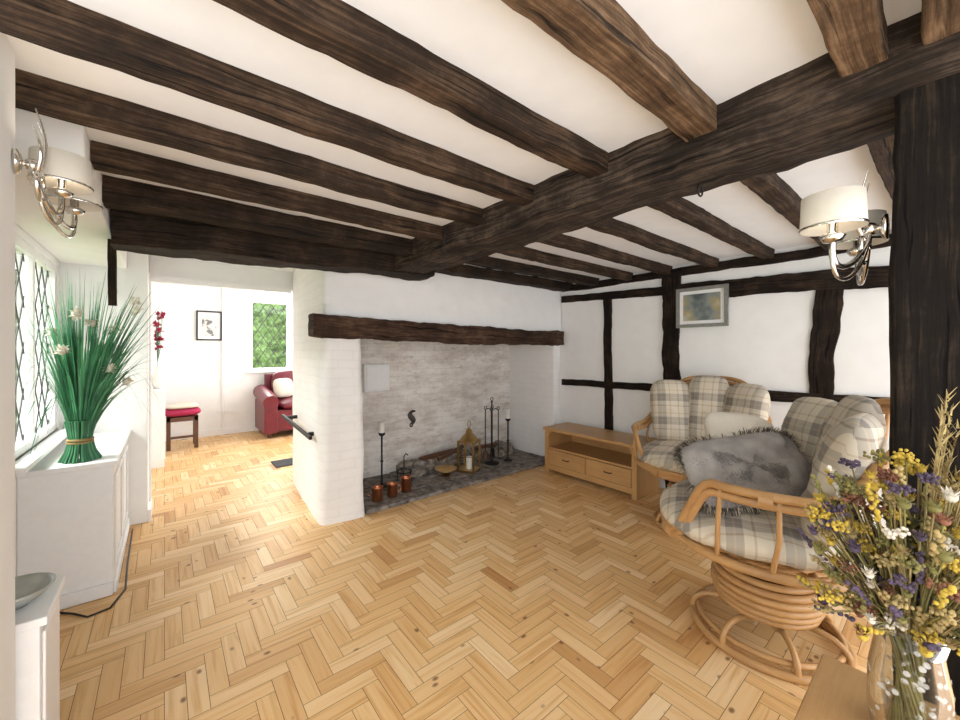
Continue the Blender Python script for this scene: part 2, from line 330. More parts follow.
def timber(name,p0,p1,w,h,mat,amp=0.006,seg=0.05,sag=0.0,w1=None,h1=None,mb=None,up=(0,0,1)):
    m=mb or MB(); p0=V(p0);p1=V(p1);D=p1-p0;L=D.length;t=D.normalized()
    upv=V(up) if abs(t.z)<0.9 else V((0,1,0)); sd=t.cross(upv).normalized(); u2=sd.cross(t).normalized()
    n=max(2,int(L/seg)); sdz=U(0,100); rings=[]; w1=w1 or w; h1=h1 or h
    per=[]
    for sx,sy in ((1,1),(-1,1),(-1,-1),(1,-1)):
        c=0.09
        if sx*sy>0: per+= [(sx,sy*(1-c)),(sx*(1-c*.35),sy*(1-c*.35)),(sx*(1-c),sy)]
        else: per+= [(sx*(1-c),sy),(sx*(1-c*.35),sy*(1-c*.35)),(sx,sy*(1-c))]
    pp=[]
    for i in range(len(per)):
        a=per[i];b=per[(i+1)%len(per)]; pp.append(a)
        if i%3==2: pp+= [(a[0]*(1-k)+b[0]*k,a[1]*(1-k)+b[1]*k) for k in (.04,.27,.5,.73,.96)]
    for i in range(n+1):
        f=i/n; c=p0+D*f-u2*sag*math.sin(math.pi*f); ww=(w+(w1-w)*f)/2; hh=(h+(h1-h)*f)/2; ring=[]
        for (a,b) in pp:
            q=c+sd*a*ww+u2*b*hh
            nv=noise.noise_vector(V((q.x*2.2+sdz,q.y*2.2,q.z*2.2)))*amp*1.5+noise.noise_vector(V((q.x*8+sdz,q.y*8,q.z*8)))*amp*.7+noise.noise_vector(V((q.x*26+sdz,q.y*26,q.z*26)))*amp*.5
            ring.append(q+nv)
        rings.append(ring)
    o1,o2=U(0,20),U(0,20)
    cum=[0]
    for i in range(len(pp)):
        a=pp[i];b=pp[(i+1)%len(pp)]; cum.append(cum[-1]+math.hypot((a[0]-b[0])*w/2,(a[1]-b[1])*h/2))
    m.grid(rings,mat,cv=True,smooth=True,uv=lambda i,j:(L*i/n+o1,cum[j]+o2))
    k=len(pp)
    m.add(rings[0],[tuple(range(k))[::-1]],mat,False,[[(a*w*.5+3,b*h*.5) for a,b in pp][::-1]])
    m.add(rings[-1],[tuple(range(k))],mat,False,[[(a*w*.5+3,b*h*.5) for a,b in pp]])
    if mb: return None
    return m.obj(name)

H=1.35; CZ=2.15
# ------------------------------------------------------------------ floor (real herringbone blocks)
def build_floor():
    W=0.068;n=4;g=0.0010; x0,x1,y0,y1=-1.3,3.8,-1.2,7.5
    vs=[];fs=[];uvs=[];tones=[]
    def inside(x,y):
        if y<-1.1 or y>7.45: return False
        if y>4.2: return -0.3<x<2.6
        return -1.1<x<3.78
    def addp(ax,ay,bx,by,horiz):
        cx,cy=(ax+bx)/2,(ay+by)/2
        if not inside(cx,cy): return
        ax=max(ax,x0);ay=max(ay,y0);bx=min(bx,x1);by=min(by,y1)
        o=len(vs); vs.extend([(ax+g,ay+g,0),(bx-g,ay+g,0),(bx-g,by-g,0),(ax+g,by-g,0)]); fs.append((o,o+1,o+2,o+3))
        ou,ov=U(0,60),U(0,60); l=max(bx-ax,by-ay); w=min(bx-ax,by-ay)
        uvs.append([(ou,ov),(ou+l,ov),(ou+l,ov+w),(ou,ov+w)] if horiz else [(ou,ov+w),(ou,ov),(ou+l,ov),(ou+l,ov+w)])
        tones.append(min(1,max(0,random.gauss(0.56,0.20))))
    for t in range(int(y0/W)-8,int(y1/W)+8):
        for s in range(-34,34):
            hx=(t+2*n*s)*W
            if hx<x0-1 or hx>x1+1: continue
            addp(hx,t*W,hx+n*W,t*W+W,True)
            addp(hx,t*W+W,hx+W,t*W+(n+1)*W,False)
    o=len(vs); vs.extend([(x0,y0,-0.003),(x1,y0,-0.003),(x1,y1,-0.003),(x0,y1,-0.003)]); fs.append((o,o+1,o+2,o+3)); uvs.append([(0,0)]*4); tones.append(0)
    me=bpy.data.meshes.new('floor'); me.from_pydata(vs,[],fs); me.materials.append(PARQ); me.materials.append(SUBF)
    ul=me.uv_layers.new(name='UVMap'); at=me.attributes.new('tone','FLOAT','FACE')
    for i,p in enumerate(me.polygons):
        at.data[i].value=tones[i]
        for j,li in enumerate(p.loop_indices): ul.data[li].uv=uvs[i][j]
    me.polygons[len(fs)-1].material_index=1
    ob=bpy.data.objects.new('floor',me); bpy.context.scene.collection.objects.link(ob)
build_floor()
# ------------------------------------------------------------------ shell
boxobj('ceiling',(-1.2,-1.1,CZ),(3.9,4.4,CZ+0.1),CEIL)
boxobj('ceiling_far_room',(-0.3,4.4,2.4),(2.6,7.6,2.5),CEIL)
boxobj('wall_right',(3.77,-1.1,0),(3.9,4.0,CZ),WHITE)
m=MB()
m.box((-1.2,1.46,0),(-0.31,1.60,CZ),WHITE)
m.obj('wall_left_partition',bevel=0.008)
m=MB()
m.box((-0.72,1.6,0),(-0.57,4.0,0.80),WHITE)
m.box((-0.72,1.6,1.93),(-0.57,4.0,CZ),WHITE)
m.box((-0.72,1.6,0.80),(-0.57,2.75,1.93),WHITE)
m.box((-0.72,3.93,0.80),(-0.57,4.0,1.93),WHITE)
m.obj('wall_left')
boxobj('wall_left_header',(-0.57,1.95,1.97),(-0.22,4.0,CZ),WHITE,0.01)
m=MB(); m.box((-0.72,4.0,0),(-0.10,4.4,2.4),WHITE); m.box((-0.10,4.3,1.96),(1.30,4.4,2.4),WHITE)
m.obj('wall_passage',bevel=0.008)
m=MB()
m.box((-0.13,4.24,0),(-0.085,4.30,2.0),GLOSS); m.box((-0.10,4.27,1.93),(1.0,4.31,1.98),GLOSS)
m.box((-0.10,4.0,0),(-0.08,4.3,0.09),GLOSS)
m.obj('trim_1')
m=MB()
m.box((-0.3,7.4,0),(1.10,7.55,2.4),WHITE);m.box((1.72,7.4,0),(2.6,7.55,2.4),WHITE)
m.box((1.10,7.4,0),(1.72,7.55,1.0),WHITE);m.box((1.10,7.4,2.2),(1.72,7.55,2.4),WHITE)
m.obj('wall_far')
boxobj('wall_far_left',(-0.3,4.4,0),(-0.15,7.4,2.4),WHITE)
m=MB();m.box((-0.15,7.38,0),(2.6,7.40,0.10),GLOSS);m.obj('baseboard_far')
m=MB();m.tube([(0.72,7.38,0.1),(0.72,7.38,2.4)],0.012,GLOSS,8);m.obj('trim_2')
def pier(m,b,t,mat,nz=24,nx=6,amp=0.008,rc=0.035):
    per=[]
    n=len(b)
    for i in range(n):
        p0=V(b[i-1]);p=V(b[i]);p2=V(b[(i+1)%n]); q0=V(t[i-1]);q=V(t[i]);q2=V(t[(i+1)%n])
        a=(p0-p).normalized()*rc; c=(p2-p).normalized()*rc
        per.append((p+a,q+a)); per.append((p+a*.3+c*.3,q+a*.3+c*.3)); per.append((p+c,q+c))
        e=(V(b[(i+1)%n])-p).normalized()*-rc+p2; f=q2-(q2-q).normalized()*rc
        for k in range(1,nx):
            u=k/nx; per.append(((p+c).lerp(e,u),(q+c).lerp(f,u)))
    rows=[]
    for j in range(nz+1):
        f=j/nz; row=[]
        for (lo,hi) in per:
            q=lo.lerp(hi,f); nv=noise.noise_vector(q*3.1)*amp+noise.noise_vector(q*9)*amp*.4; nv.z=0
            row.append(q+nv)
        rows.append(row)
    m.grid(rows,mat,cv=True)
    k=len(per); m.add(rows[-1],[tuple(range(k))],mat); m.add(rows[0],[tuple(range(k))[::-1]],mat)
m=MB()
pier(m,[(0.925,3.05,0),(1.275,3.02,0),(1.26,4.3,0),(1.01,4.3,0)],[(0.955,3.06,CZ),(1.24,3.06,CZ),(1.24,4.3,CZ),(1.02,4.3,CZ)],WBRICK,nz=40,nx=12,amp=.014,rc=.045)
pier(m,[(3.64,3.05,0),(3.77,3.05,0),(3.77,3.9,0),(3.66,3.9,0)],[(3.65,3.06,CZ),(3.77,3.06,CZ),(3.77,3.9,CZ),(3.66,3.9,CZ)],WBRICK,nx=3,amp=.004,rc=.02)
m.obj('wall_chimney_piers')
m=MB()
rows=[]
for j in range(17):
    z=1.50+(CZ-1.50)*j/16; row=[]
    for i in range(61):
        x=1.0+2.76*i/60; q=V((x,3.050,z)); row.append(q+V((0,noise.noise(q*3)*.016+noise.noise(q*8)*.006,0)))
    rows.append(row)
m.grid(rows,WPLAS)
m.box((1.0,3.078,1.50),(3.75,3.30,CZ),WPLAS)
m.obj('wall_chimney_breast')
m=MB()
m.box((1.2,3.85,0),(3.77,4.0,CZ),FIREW)
m.obj('wall_fireplace_back')
timber('fireplace_lintel_beam',(0.85,3.055,1.53),(3.73,3.055,1.485),0.15,0.18,LINT,amp=0.017,sag=0.005,h1=.165)
# ------------------------------------------------------------------ hearth
m=MB()
for i in range(12):
    for j in range(4):
        x=1.28+i*0.197; y=3.04+j*0.2
        m.box((x,y,0),(x+.194,y+.197,0.034+U(-.006,.006)),STONE)
m.obj('hearth_slab',bevel=0.008)
m=MB()
def stone(x,y,zz,r,mat):
    P=[];sd=U(0,99)
    for a in range(7):
        ph=math.pi*a/6; P.append([V((x,y,zz))+V((r*1.3*math.sin(ph)*math.cos(k*math.pi/4.5),r*math.sin(ph)*math.sin(k*math.pi/4.5),-r*.6*math.cos(ph)))*(1+.35*noise.noise(V((a*.9+sd,k*.9,sd)))) for k in range(9)])
    m.grid(P,mat,cv=True,smooth=False)
for i in range(110):
    y=U(3.55,3.77); r=U(.025,.07); stone(U(1.98,3.45),y,0.04+r*.35+(0.06 if y>3.64 else 0),r,ROCK if R()<.7 else STONE)
m.box((1.95,3.60,0.035),(3.48,3.83,0.10),ROCK)
for (a,b,r) in (((2.15,3.66,.16),(2.62,3.72,.17),.032),((2.35,3.60,.14),(2.78,3.74,.19),.026),((2.9,3.70,.15),(3.25,3.66,.16),.028)):
    a=V(a);b=V(b); m.tube([a.lerp(b,i/6)+noise.noise_vector(a*3+V((i,0,0)))*.008 for i in range(7)],[r*U(.85,1.05) for _ in range(7)],BROWNW,9)
m.obj('hearth_rubble_ledge')
# ------------------------------------------------------------------ ceiling timbers
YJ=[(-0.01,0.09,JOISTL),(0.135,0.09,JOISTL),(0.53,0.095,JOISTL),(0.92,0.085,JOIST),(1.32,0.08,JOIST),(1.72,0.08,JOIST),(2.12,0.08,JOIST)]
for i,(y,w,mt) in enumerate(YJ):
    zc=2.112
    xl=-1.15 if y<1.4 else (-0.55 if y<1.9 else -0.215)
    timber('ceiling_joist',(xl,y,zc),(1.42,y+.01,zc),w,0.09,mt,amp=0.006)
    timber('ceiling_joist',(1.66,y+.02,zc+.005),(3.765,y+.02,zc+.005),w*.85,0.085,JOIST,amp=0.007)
timber('ceiling_joist',(-0.215,2.50,2.09),(1.42,2.52,2.10),0.10,0.12,DARK,amp=0.009)
timber('ceiling_joist',(1.66,2.55,2.11),(3.765,2.55,2.11),0.08,0.085,DARK,amp=0.006)
m=MB(); timber('x',(1.535,-1.05,2.07),(1.535,2.80,2.07),0.29,0.18,MAINB,amp=0.013,mb=m)
m.torus((1.60,0.62,1.965),0.022,0.0035,IRON,seg=16,M=Matrix.Rotation(math.radians(90),3,'X'),mseg=6)
m.tube([(1.385,2.05,2.13),(1.378,2.05,1.99),(1.39,2.05,1.972),(1.53,2.04,1.965),(1.68,2.04,1.972)],0.003,CABLE,6)
m.obj('main_ceiling_beam')
timber('cross_beam',(-0.215,2.86,2.015),(1.75,2.88,2.06),0.26,0.23,DARK,amp=0.014,h1=0.18,sag=0.0)
timber('cross_beam',(1.76,2.95,2.105),(3.765,2.95,2.105),0.14,0.09,DARK,amp=0.008)
timber('timber_bracket',(-0.225,2.98,1.60),(-0.225,2.98,1.965),0.035,0.04,DARK,amp=0.003)
timber('oak_post',(1.54,-0.03,0.0),(1.54,-0.03,1.985),0.26,0.26,BLACKT,amp=0.008)
# ------------------------------------------------------------------ right wall timber frame
m=MB(); XW=3.765
def wt(y0,z0,y1,z1,w,amp=.008):
    timber('x',(XW,y0,z0),(XW,y1,z1),0.05,w,FRAMET,amp=amp,mb=m)
wt(-1.05,2.075,3.02,2.09,0.075)
wt(1.75,1.925,3.02,1.965,0.08); wt(-1.05,1.78,1.68,1.90,0.145,.014)
wt(1.75,0.97,3.02,0.965,0.07); wt(-1.05,1.0,1.66,0.975,0.08)
wt(2.38,0.0,2.40,1.92,0.09); wt(1.70,0.0,1.715,2.08,0.155,.018); wt(0.68,0.0,0.58,1.84,0.145,.014); wt(-0.35,0,-.35,1.8,.13)
m.obj('wall_timber_frame')
def picture(name,c,w,h,axis,frame,prt,mount=0.06,fw=0.03):
    m=MB(); c=V(c)
    def P(a,b,d0,d1,mat):
        if axis=='X': m.box((c.x-d1,c.y+a[0],c.z+b[0]),(c.x-d0,c.y+a[1],c.z+b[1]),mat)
        else: m.box((c.x+a[0],c.y-d1,c.z+b[0]),(c.x+a[1],c.y-d0,c.z+b[1]),mat)
    P((-w/2,w/2),(-h/2,-h/2+fw),0,.025,frame);P((-w/2,w/2),(h/2-fw,h/2),0,.025,frame)
    P((-w/2,-w/2+fw),(-h/2+fw,h/2-fw),0,.025,frame);P((w/2-fw,w/2),(-h/2+fw,h/2-fw),0,.025,frame)
    P((-w/2+fw,w/2-fw),(-h/2+fw,h/2-fw),0,.010,GLOSS)
    P((-w/2+fw+mount,w/2-fw-mount),(-h/2+fw+mount,h/2-fw-mount),.010,.013,prt)
    return m.obj(name)
picture('framed_picture',(3.73,1.43,1.735),0.43,0.36,'X',plain('silver_frame',(0.33,0.33,0.31),0.35,0.6),PRINT1,0.03)
picture('framed_picture',(0.545,7.395,1.73),0.33,0.46,'Y',IRON,PRINT2,0.05,0.02)
# ------------------------------------------------------------------ windows
def clipseg(p,q,w,h):
    t0,t1=0,1;dx,dy=q[0]-p[0],q[1]-p[1]
    for pp,qq in ((-dx,p[0]),(dx,w-p[0]),(-dy,p[1]),(dy,h-p[1])):
        if abs(pp)<1e-9:
            if qq<0: return None
        else:
            r=qq/pp
            if pp<0: t0=max(t0,r)
            else: t1=min(t1,r)
    if t0>=t1: return None
    return (p[0]+dx*t0,p[1]+dy*t0),(p[0]+dx*t1,p[1]+dy*t1)
def window(name,axis,fix,a0,a1,z0,z1,panes,step=0.12,lead=.0055):
    m=MB()
    def bx(a,b,c,d,t0,t1,mat):
        if axis=='X': m.box((fix+t0,a,c),(fix+t1,b,d),mat)
        else: m.box((a,fix+t0,c),(b,fix+t1,d),mat)
    f=.045
    bx(a0,a1,z0,z0+f,0,.06,GLOSS);bx(a0,a1,z1-f,z1,0,.06,GLOSS)
    pw=(a1-a0)/panes
    for i in range(panes+1):
        x=a0+i*pw; bx(max(a0,x-f/2 if 0<i<panes else (x if i==0 else x-f)),(x+f/2 if 0<i<panes else (x+f if i==0 else x)),z0+f,z1-f,0,.06,GLOSS)
    for i in range(panes):
        x0=a0+i*pw+f;x1=a0+(i+1)*pw-f;zz0=z0+f+.0;zz1=z1-f
        bx(x0,x1,zz0,zz1,.028,.032,GLASS)
        w=x1-x0;h=zz1-zz0; k=-12*step
        while k<w+12*step:
            for sg in (1,-1):
                p=(k,0);q=(k+sg*h*0.62,h)
                s_=clipseg(p,q,w,h)
                if s_:
                    pts=[]
                    for (a,b) in s_:
                        pts.append((fix+.03,x0+a,zz0+b) if axis=='X' else (x0+a,fix+.03,zz0+b))
                    m.tube(pts,lead,LEAD,5)
            k+=step
    return m.obj(name)
window('window_1','X',-0.64,2.75,3.93,0.80,1.93,2,step=.16,lead=.0035)
window('window_2','Y',7.42,1.10,1.72,1.0,2.2,1,step=.16)
m=MB();m.box((-0.62,2.72,0.775),(-0.50,3.96,0.80),GLOSS);m.obj('trim_3')
m=MB();m.box((1.06,7.34,0.97),(1.76,7.42,1.0),GLOSS);m.obj('trim_4')
m=MB()
m.box((-0.57,2.95,0),(-0.22,4.0,0.71),GLOSS); m.box((-0.57,2.93,0.71),(-0.20,4.0,0.74),GLOSS)
m.box((-0.57,2.93,0),(-0.22,2.95,0.07),GLOSS); m.box((-0.22,2.95,0),(-0.205,4.0,0.07),GLOSS)
for k in range(2):
    y=3.02+k*.48
    m.box((-0.22,y,0.12),(-0.21,y+.42,0.14),GLOSS);m.box((-0.22,y,0.62),(-0.21,y+.42,0.64),GLOSS);m.box((-0.22,y,0.14),(-0.21,y+.02,0.62),GLOSS);m.box((-0.22,y+.40,0.14),(-0.21,y+.42,0.62),GLOSS)
m.obj('window_seat_box',bevel=0.005)
m=MB();m.tube([(-0.42,2.90,.006),(-0.36,2.84,.006),(-0.30,2.76,.006),(-0.22,2.78,.006),(-0.17,2.95,.006),(-0.18,3.3,.006),(-0.185,3.9,.006)],.005,CABLE,6);m.obj('power_cable')
m=MB();m.box((-0.60,1.62,0),(-0.27,1.85,0.575),GLOSS);m.box((-0.60,1.615,0.575),(-0.255,1.87,0.60),GLOSS)
m.box((-0.27,1.64,0.05),(-0.262,1.83,0.55),GLOSS)
m.obj('white_side_cabinet',bevel=0.004)
m=MB();m.lathe([(0.0,0.0),(0.035,0.0),(0.04,0.006),(0.065,0.022),(0.088,0.05),(0.085,0.052),(0.060,0.028),(0.03,0.012),(0,0.010)],(-0.345,1.74,0.60),CERAM,32);m.obj('ceramic_bowl')
# ------------------------------------------------------------------ outside
def hedge(name,axis,fix,a0,a1,z1):
    m=MB();rows=[]
    n=90;k=44
    for j in range(k+1):
        z=-0.3+(z1+.3)*j/k;row=[]
        for i in range(n+1):
            a=a0+(a1-a0)*i/n; q=V((a,fix,z)); d=noise.noise(q*2.2)*.3+noise.noise(q*7)*.18
            zz=z+(noise.noise(V((a*2,0,fix)))*.25 if j>k*.6 else 0)
            row.append(V((fix+d,a,zz)) if axis=='X' else V((a,fix+d,zz)))
        rows.append(row)
    m.grid(rows,LEAF,smooth=False); return m.obj(name)
hedge('garden_hedge','X',-3.6,0.5,9,2.4); hedge('garden_hedge','Y',10.0,-1.5,6,3.0); hedge('garden_hedge','Y',8.6,-5.5,-0.9,2.45)
m=MB();m.add([(-8,1.7,-.12),(-.73,1.7,-.12),(-.73,14,-.12),(-8,14,-.12)],[(0,1,2,3)],LAWN);m.add([(-.73,7.6,-.12),(6,7.6,-.12),(6,12,-.12),(-.73,12,-.12)],[(0,1,2,3)],LAWN);m.obj('garden_lawn')
# ------------------------------------------------------------------ sconces
def sconce(name,mount,out,along,s1,s2,rs=0.072,hs=0.095):
    m=MB(); mo=V(mount);o=V(out).normalized()
    q=o.to_track_quat('Z','Y').to_matrix()
    m.lathe([(0,0),(0.032,0),(0.034,0.006),(0.022,0.014),(0,0.018)],mo,NICKEL,20,M=q)
    hub=mo+o*.035
    m.tube([mo,hub],.008,NICKEL,8); m.ball(hub,.018,NICKEL,12,8)
    for s in (V(s1),V(s2)):
        base=s+V((0,0,-.035)); d=base-hub
        pts=[]
        for i in range(15):
            t=i/14; a=hub*(1-t)**3+(hub+d*.15+V((0,0,-.09)))*3*(1-t)**2*t+(base+V((0,0,-.10))+d*.10)*3*(1-t)*t*t+base*t**3
            pts.append(a)
        m.tube(pts,.007,NICKEL,8)
        pts2=[p+V((0,0,-.012-.02*math.sin(i/14*3.14))) for i,p in enumerate(pts)]
        m.tube(pts2,.005,NICKEL,8)
        m.lathe([(0,-.035),(.018,-.032),(.026,-.018),(.020,-.012),(.011,-.008),(.011,.05),(0,.05)],s,NICKEL,16)
        m.lathe([(rs,0),(rs*.95,hs),(rs*.95-.002,hs),(rs-.002,0),(rs,0)],s+V((0,0,.0)),SHADE,36)
        m.lathe([(rs+.001,0),(rs+.002,.004),(rs+.001,.006)],s,NICKEL,36)
        m.ball(s+V((0,0,.055)),.016,WAX,10,8,(1,1,1.5))
    for sg,hgt in ((1,.13),(-1,.10),(0.25,.16)):
        pts=[];rad=[]
        al=V(along).normalized()
        for i in range(13):
            t=i/12; pts.append(hub+al*sg*.045*math.sin(t*2.6)+o*.02*math.sin(t*3)+V((0,0,-.05+ (hgt+.05)*t))); rad.append(.0075*(1-t*.8))
        m.tube(pts,rad,NICKEL,8)
    for sg in (1,-1):
        pts=[];al=V(along).normalized()
        for i in range(17):
            t=i/16*4.2; r_=.05*(1-t/6); pts.append(hub+al*sg*(r_*math.sin(t))+o*.012+V((0,0,-.06-r_*math.cos(t)*1.0+.02)))
        m.tube(pts,.006,NICKEL,8)
    return m.obj(name)
sconce('wall_sconce',(-0.31,1.575,1.85),(1,0.15,0),(0,1,0),(-0.235,1.665,1.835),(-0.230,1.835,1.83),0.066,.085)
sconce('wall_sconce',(1.45,0.108,1.67),(0,1,0),(1,0,0),(1.275,0.19,1.648),(1.60,0.182,1.665),0.063,.082)
for p in ((-0.235,1.665,1.91),(1.275,0.19,1.72)):
    l=bpy.data.lights.new('bulb','POINT'); l.energy=0.6; l.color=(1,.85,.65); l.shadow_soft_size=.02
    lo=bpy.data.objects.new('sconce_bulb_light',l); lo.location=p; bpy.context.scene.collection.objects.link(lo)
# ------------------------------------------------------------------ TV unit
def tv():
    m=MB(); x0,x1,y0,y1,h=3.28,3.70,1.80,2.88,0.495
    m.box((x0-.015,y0-.015,h-.03),(x1,y1+.015,h),OAK)
    for (a,b) in ((y0,y0+.05),(y1-.05,y1)):
        m.box((x0,a,0),(x1,b,h-.03),OAK)
    m.box((x0+.01,y0+.05,.07),(x1,y1-.05,.095),OAK); m.box((x1-.012,y0+.05,.095),(x1,y1-.05,h-.03),OAK)
    m.box((x0+.008,y0+.05,.265),(x1-.012,y1-.05,.285),OAK)
    m.box((x0+.004,y0+.05,.04),(x0+.03,y1-.05,.095),OAK)
    mid=(y0+y1)/2; m.box((x0+.008,mid-.01,.095),(x1-.012,mid+.01,.265),OAK)
    for (a,b) in ((y0+.055,mid-.014),(mid+.014,y1-.055)):
        m.box((x0,a,.10),(x0+.02,b,.26),OAK)
        c=(a+b)/2; m.tube([(x0-.002,c-.04,.185),(x0-.016,c-.03,.183),(x0-.018,c,.182),(x0-.016,c+.03,.183),(x0-.002,c+.04,.185)],.005,IRON,8)
    for s,yy in ((1,y0+.05),(-1,y1-.05)):
        m.hexa([(x0+.005,yy,h-.03),(x0+.005,yy+s*.06,h-.03),(x0+.005,yy+s*.02,h-.055),(x0+.005,yy,h-.10)],[(x0+.025,yy,h-.03),(x0+.025,yy+s*.06,h-.03),(x0+.025,yy+s*.02,h-.055),(x0+.025,yy,h-.10)],OAK)
    m.obj('oak_tv_unit',bevel=0.004)
tv()
# ------------------------------------------------------------------ rattan swivel chair
def chair(loc,rot,name='rattan_swivel_chair',arm_h=.24,f0=.02,f1=.30,scale=1.0):
    m=MB()
    m.torus((0,0,.018),.31,.018,RATTAN,48); m.torus((0,0,.055),.285,.013,RATTAN,48); 
    for k in range(7):
        a=2*math.pi*k/7
        pts=[]
        for (r,z) in ((.31,.03),(.30,.075),(.25,.11),(.17,.115),(.11,.09),(.09,.13),(.13,.17)):
            pts.append(V((r*math.cos(a),r*math.sin(a),z)))
        sm=[]
        for i in range(len(pts)-1):
            for t in (0,.33,.66): 
                p0=pts[max(i-1,0)];p1=pts[i];p2=pts[i+1];p3=pts[min(i+2,len(pts)-1)]
                sm.append(.5*((2*p1)+(-p0+p2)*t+(2*p0-5*p1+4*p2-p3)*t*t+(-p0+3*p1-3*p2+p3)*t**3))
        sm.append(pts[-1]); m.tube(sm,.013,RATTAN,8)
    for i in range(6):
        z=.16+i*.031; r=.185+.030*math.sin(math.pi*(i+.6)/6)
        m.torus((0,0,z),r,.0165,RATTAN,40,mseg=8)
    m.lathe([(0,.33),(.16,.33),(.16,.35),(.10,.36),(.09,.385),(0,.385)],(0,0,0),RATTAN,24)
    m.lathe([(.14,.12),(.14,.33)],(0,0,0),BROWNW,24)
    for k in range(12):
        a=2*math.pi*k/12; ca,sa=math.cos(a),math.sin(a)
        m.tube([(ca*.08,sa*.08,.385),(ca*.20,sa*.20,.395),(ca*.33,sa*.34,.43),(ca*.43,sa*.44,.475)],.011,RATTAN,8)
    for (r,z) in ((.20,.405),(.32,.438)): m.torus((0,0,z),r,.010,RATTAN,40,mseg=8)
    m.torus((0,0,.485),.44,.019,RATTAN,56,sy=1.03)
    def hz(c):
        f=(1-c)/2
        s=min(1,max(0,(f-f0)/(f1-f0))); s=s*s*(3-2*s)
        arm=.49+arm_h*s; up=max(0,(f-.58)/.42)
        return arm+(.64-arm_h)*(3*up*up-2*up**3),up
    def hoop(off,zo):
        pts=[]
        for k in range(96):
            a=2*math.pi*k/96; c=math.cos(a); s=math.sin(a)
            z,up=hz(c)
            x=(.47+off)*c-.02-.05*up; y=(.48+off)*s*(1-.10*up)
            pts.append(V((x,y,z+zo)))
        m.tube(pts,.0185,RATTAN,9,closed=True)
    hoop(0,0.015); hoop(-.010,-.024)
    for ang in (22,-22,80,-80,120,-120):
        r=math.radians(ang)
        def hp(an):
            c=math.cos(an);s=math.sin(an);z,up=hz(c); return V(((.465)*c-.02-.05*up,.475*s*(1-.1*up),z-.002))
        m.tube([hp(r-.05),hp(r),hp(r+.05)],.034,RATTAN,12)
    for a in (60,85,110,135,158,180,202,225,250,275,300):
        r=math.radians(a); c,s=math.cos(r),math.sin(r); z,up=hz(c)
        m.tube([(.44*c,.45*s,.49),(.48*c-.02,.49*s,.49+(z-.49)*.5),(.46*c-.02-.05*up,.475*s*(1-.10*up),z)],.010,RATTAN,7)
    m.cushion((.04,0,.555),(1,0,0),(0,1,0),.43,.42,.085,PLAID,n=2.4,wr=.012,seg=56,bulge=4)
    m.cushion((-.285,0,.87),(0,1,0),(-.24,0,1),.165,.31,.085,PLAID,n=4.0,wr=.010,bulge=3)
    for sg in (1,-1):
        m.cushion((-.215,sg*.265,.85),(.50*sg,1,0),(-.20,sg*.16,1),.165,.285,.085,PLAID,n=3.6,wr=.010,bulge=3,taper=.08)
    return m.obj(name,loc=loc,rotz=rot,scale=scale)
chair((3.17,1.24,0),math.radians(188),scale=.97)
chair((2.24,0.575,0),math.radians(112),arm_h=.30,f0=.04,f1=.22,scale=.98)
def fur_pillow():
    m=MB(); c=V((2.13,0.62,.79)); A=V((.775,-.60,.14)).normalized(); B0=V((.30,.38,.62)); B=(B0-A*B0.dot(A)).normalized(); Nn=A.cross(B)
    ha,hb,th=.285,.165,.075
    m.cushion(c,A,B,ha,hb,th,GREYC,n=5,wr=.016,bulge=1.9)
    n=5
    for i in range(9000):
        a=U(0,2*math.pi); q=R()**.5*.98; ca,sa=math.cos(a),math.sin(a)
        x=math.copysign(abs(ca)**(2/n),ca)*ha*q; y=math.copysign(abs(sa)**(2/n),sa)*hb*q
        sg=1 if R()<.5 else -1
        p=c+A*x+B*y+Nn*sg*(th*math.sqrt(max(0,1-q**1.9))-.006)
        d=(Nn*sg*.5+A*U(-.4,.4)-B*U(.4,1.0)).normalized(); l=U(.012,.02)
        m.blade([p,p+d*l*.6,p+d*l],.0018,FURG)
    for i in range(3200):
        a=U(0,2*math.pi); ca,sa=math.cos(a),math.sin(a)
        x=math.copysign(abs(ca)**(2/n),ca)*ha*.99;y=math.copysign(abs(sa)**(2/n),sa)*hb*.99
        p=c+A*x+B*y+Nn*U(-.016,.016); o=(A*x/ha*.6+B*y/hb*.6).normalized(); d=(o+Nn*U(-1.2,1.2)+V((U(-.4,.4),U(-.4,.4),U(-.6,.2)))).normalized(); l=U(.022,.042)
        m.blade([p-o*.01,p+d*l*.5,p+d*l+V((0,0,-.006))],.003,FUR if R()<.6 else FUR2)
    m.obj('fur_trimmed_cushion')
fur_pillow()
m=MB(); m.cushion((2.42,.72,.86),(.775,-.62,-.12),(.35,.40,.80),.20,.16,.06,CREAM,n=3.8,wr=.012,bulge=1.8); m.obj('cream_cushion')
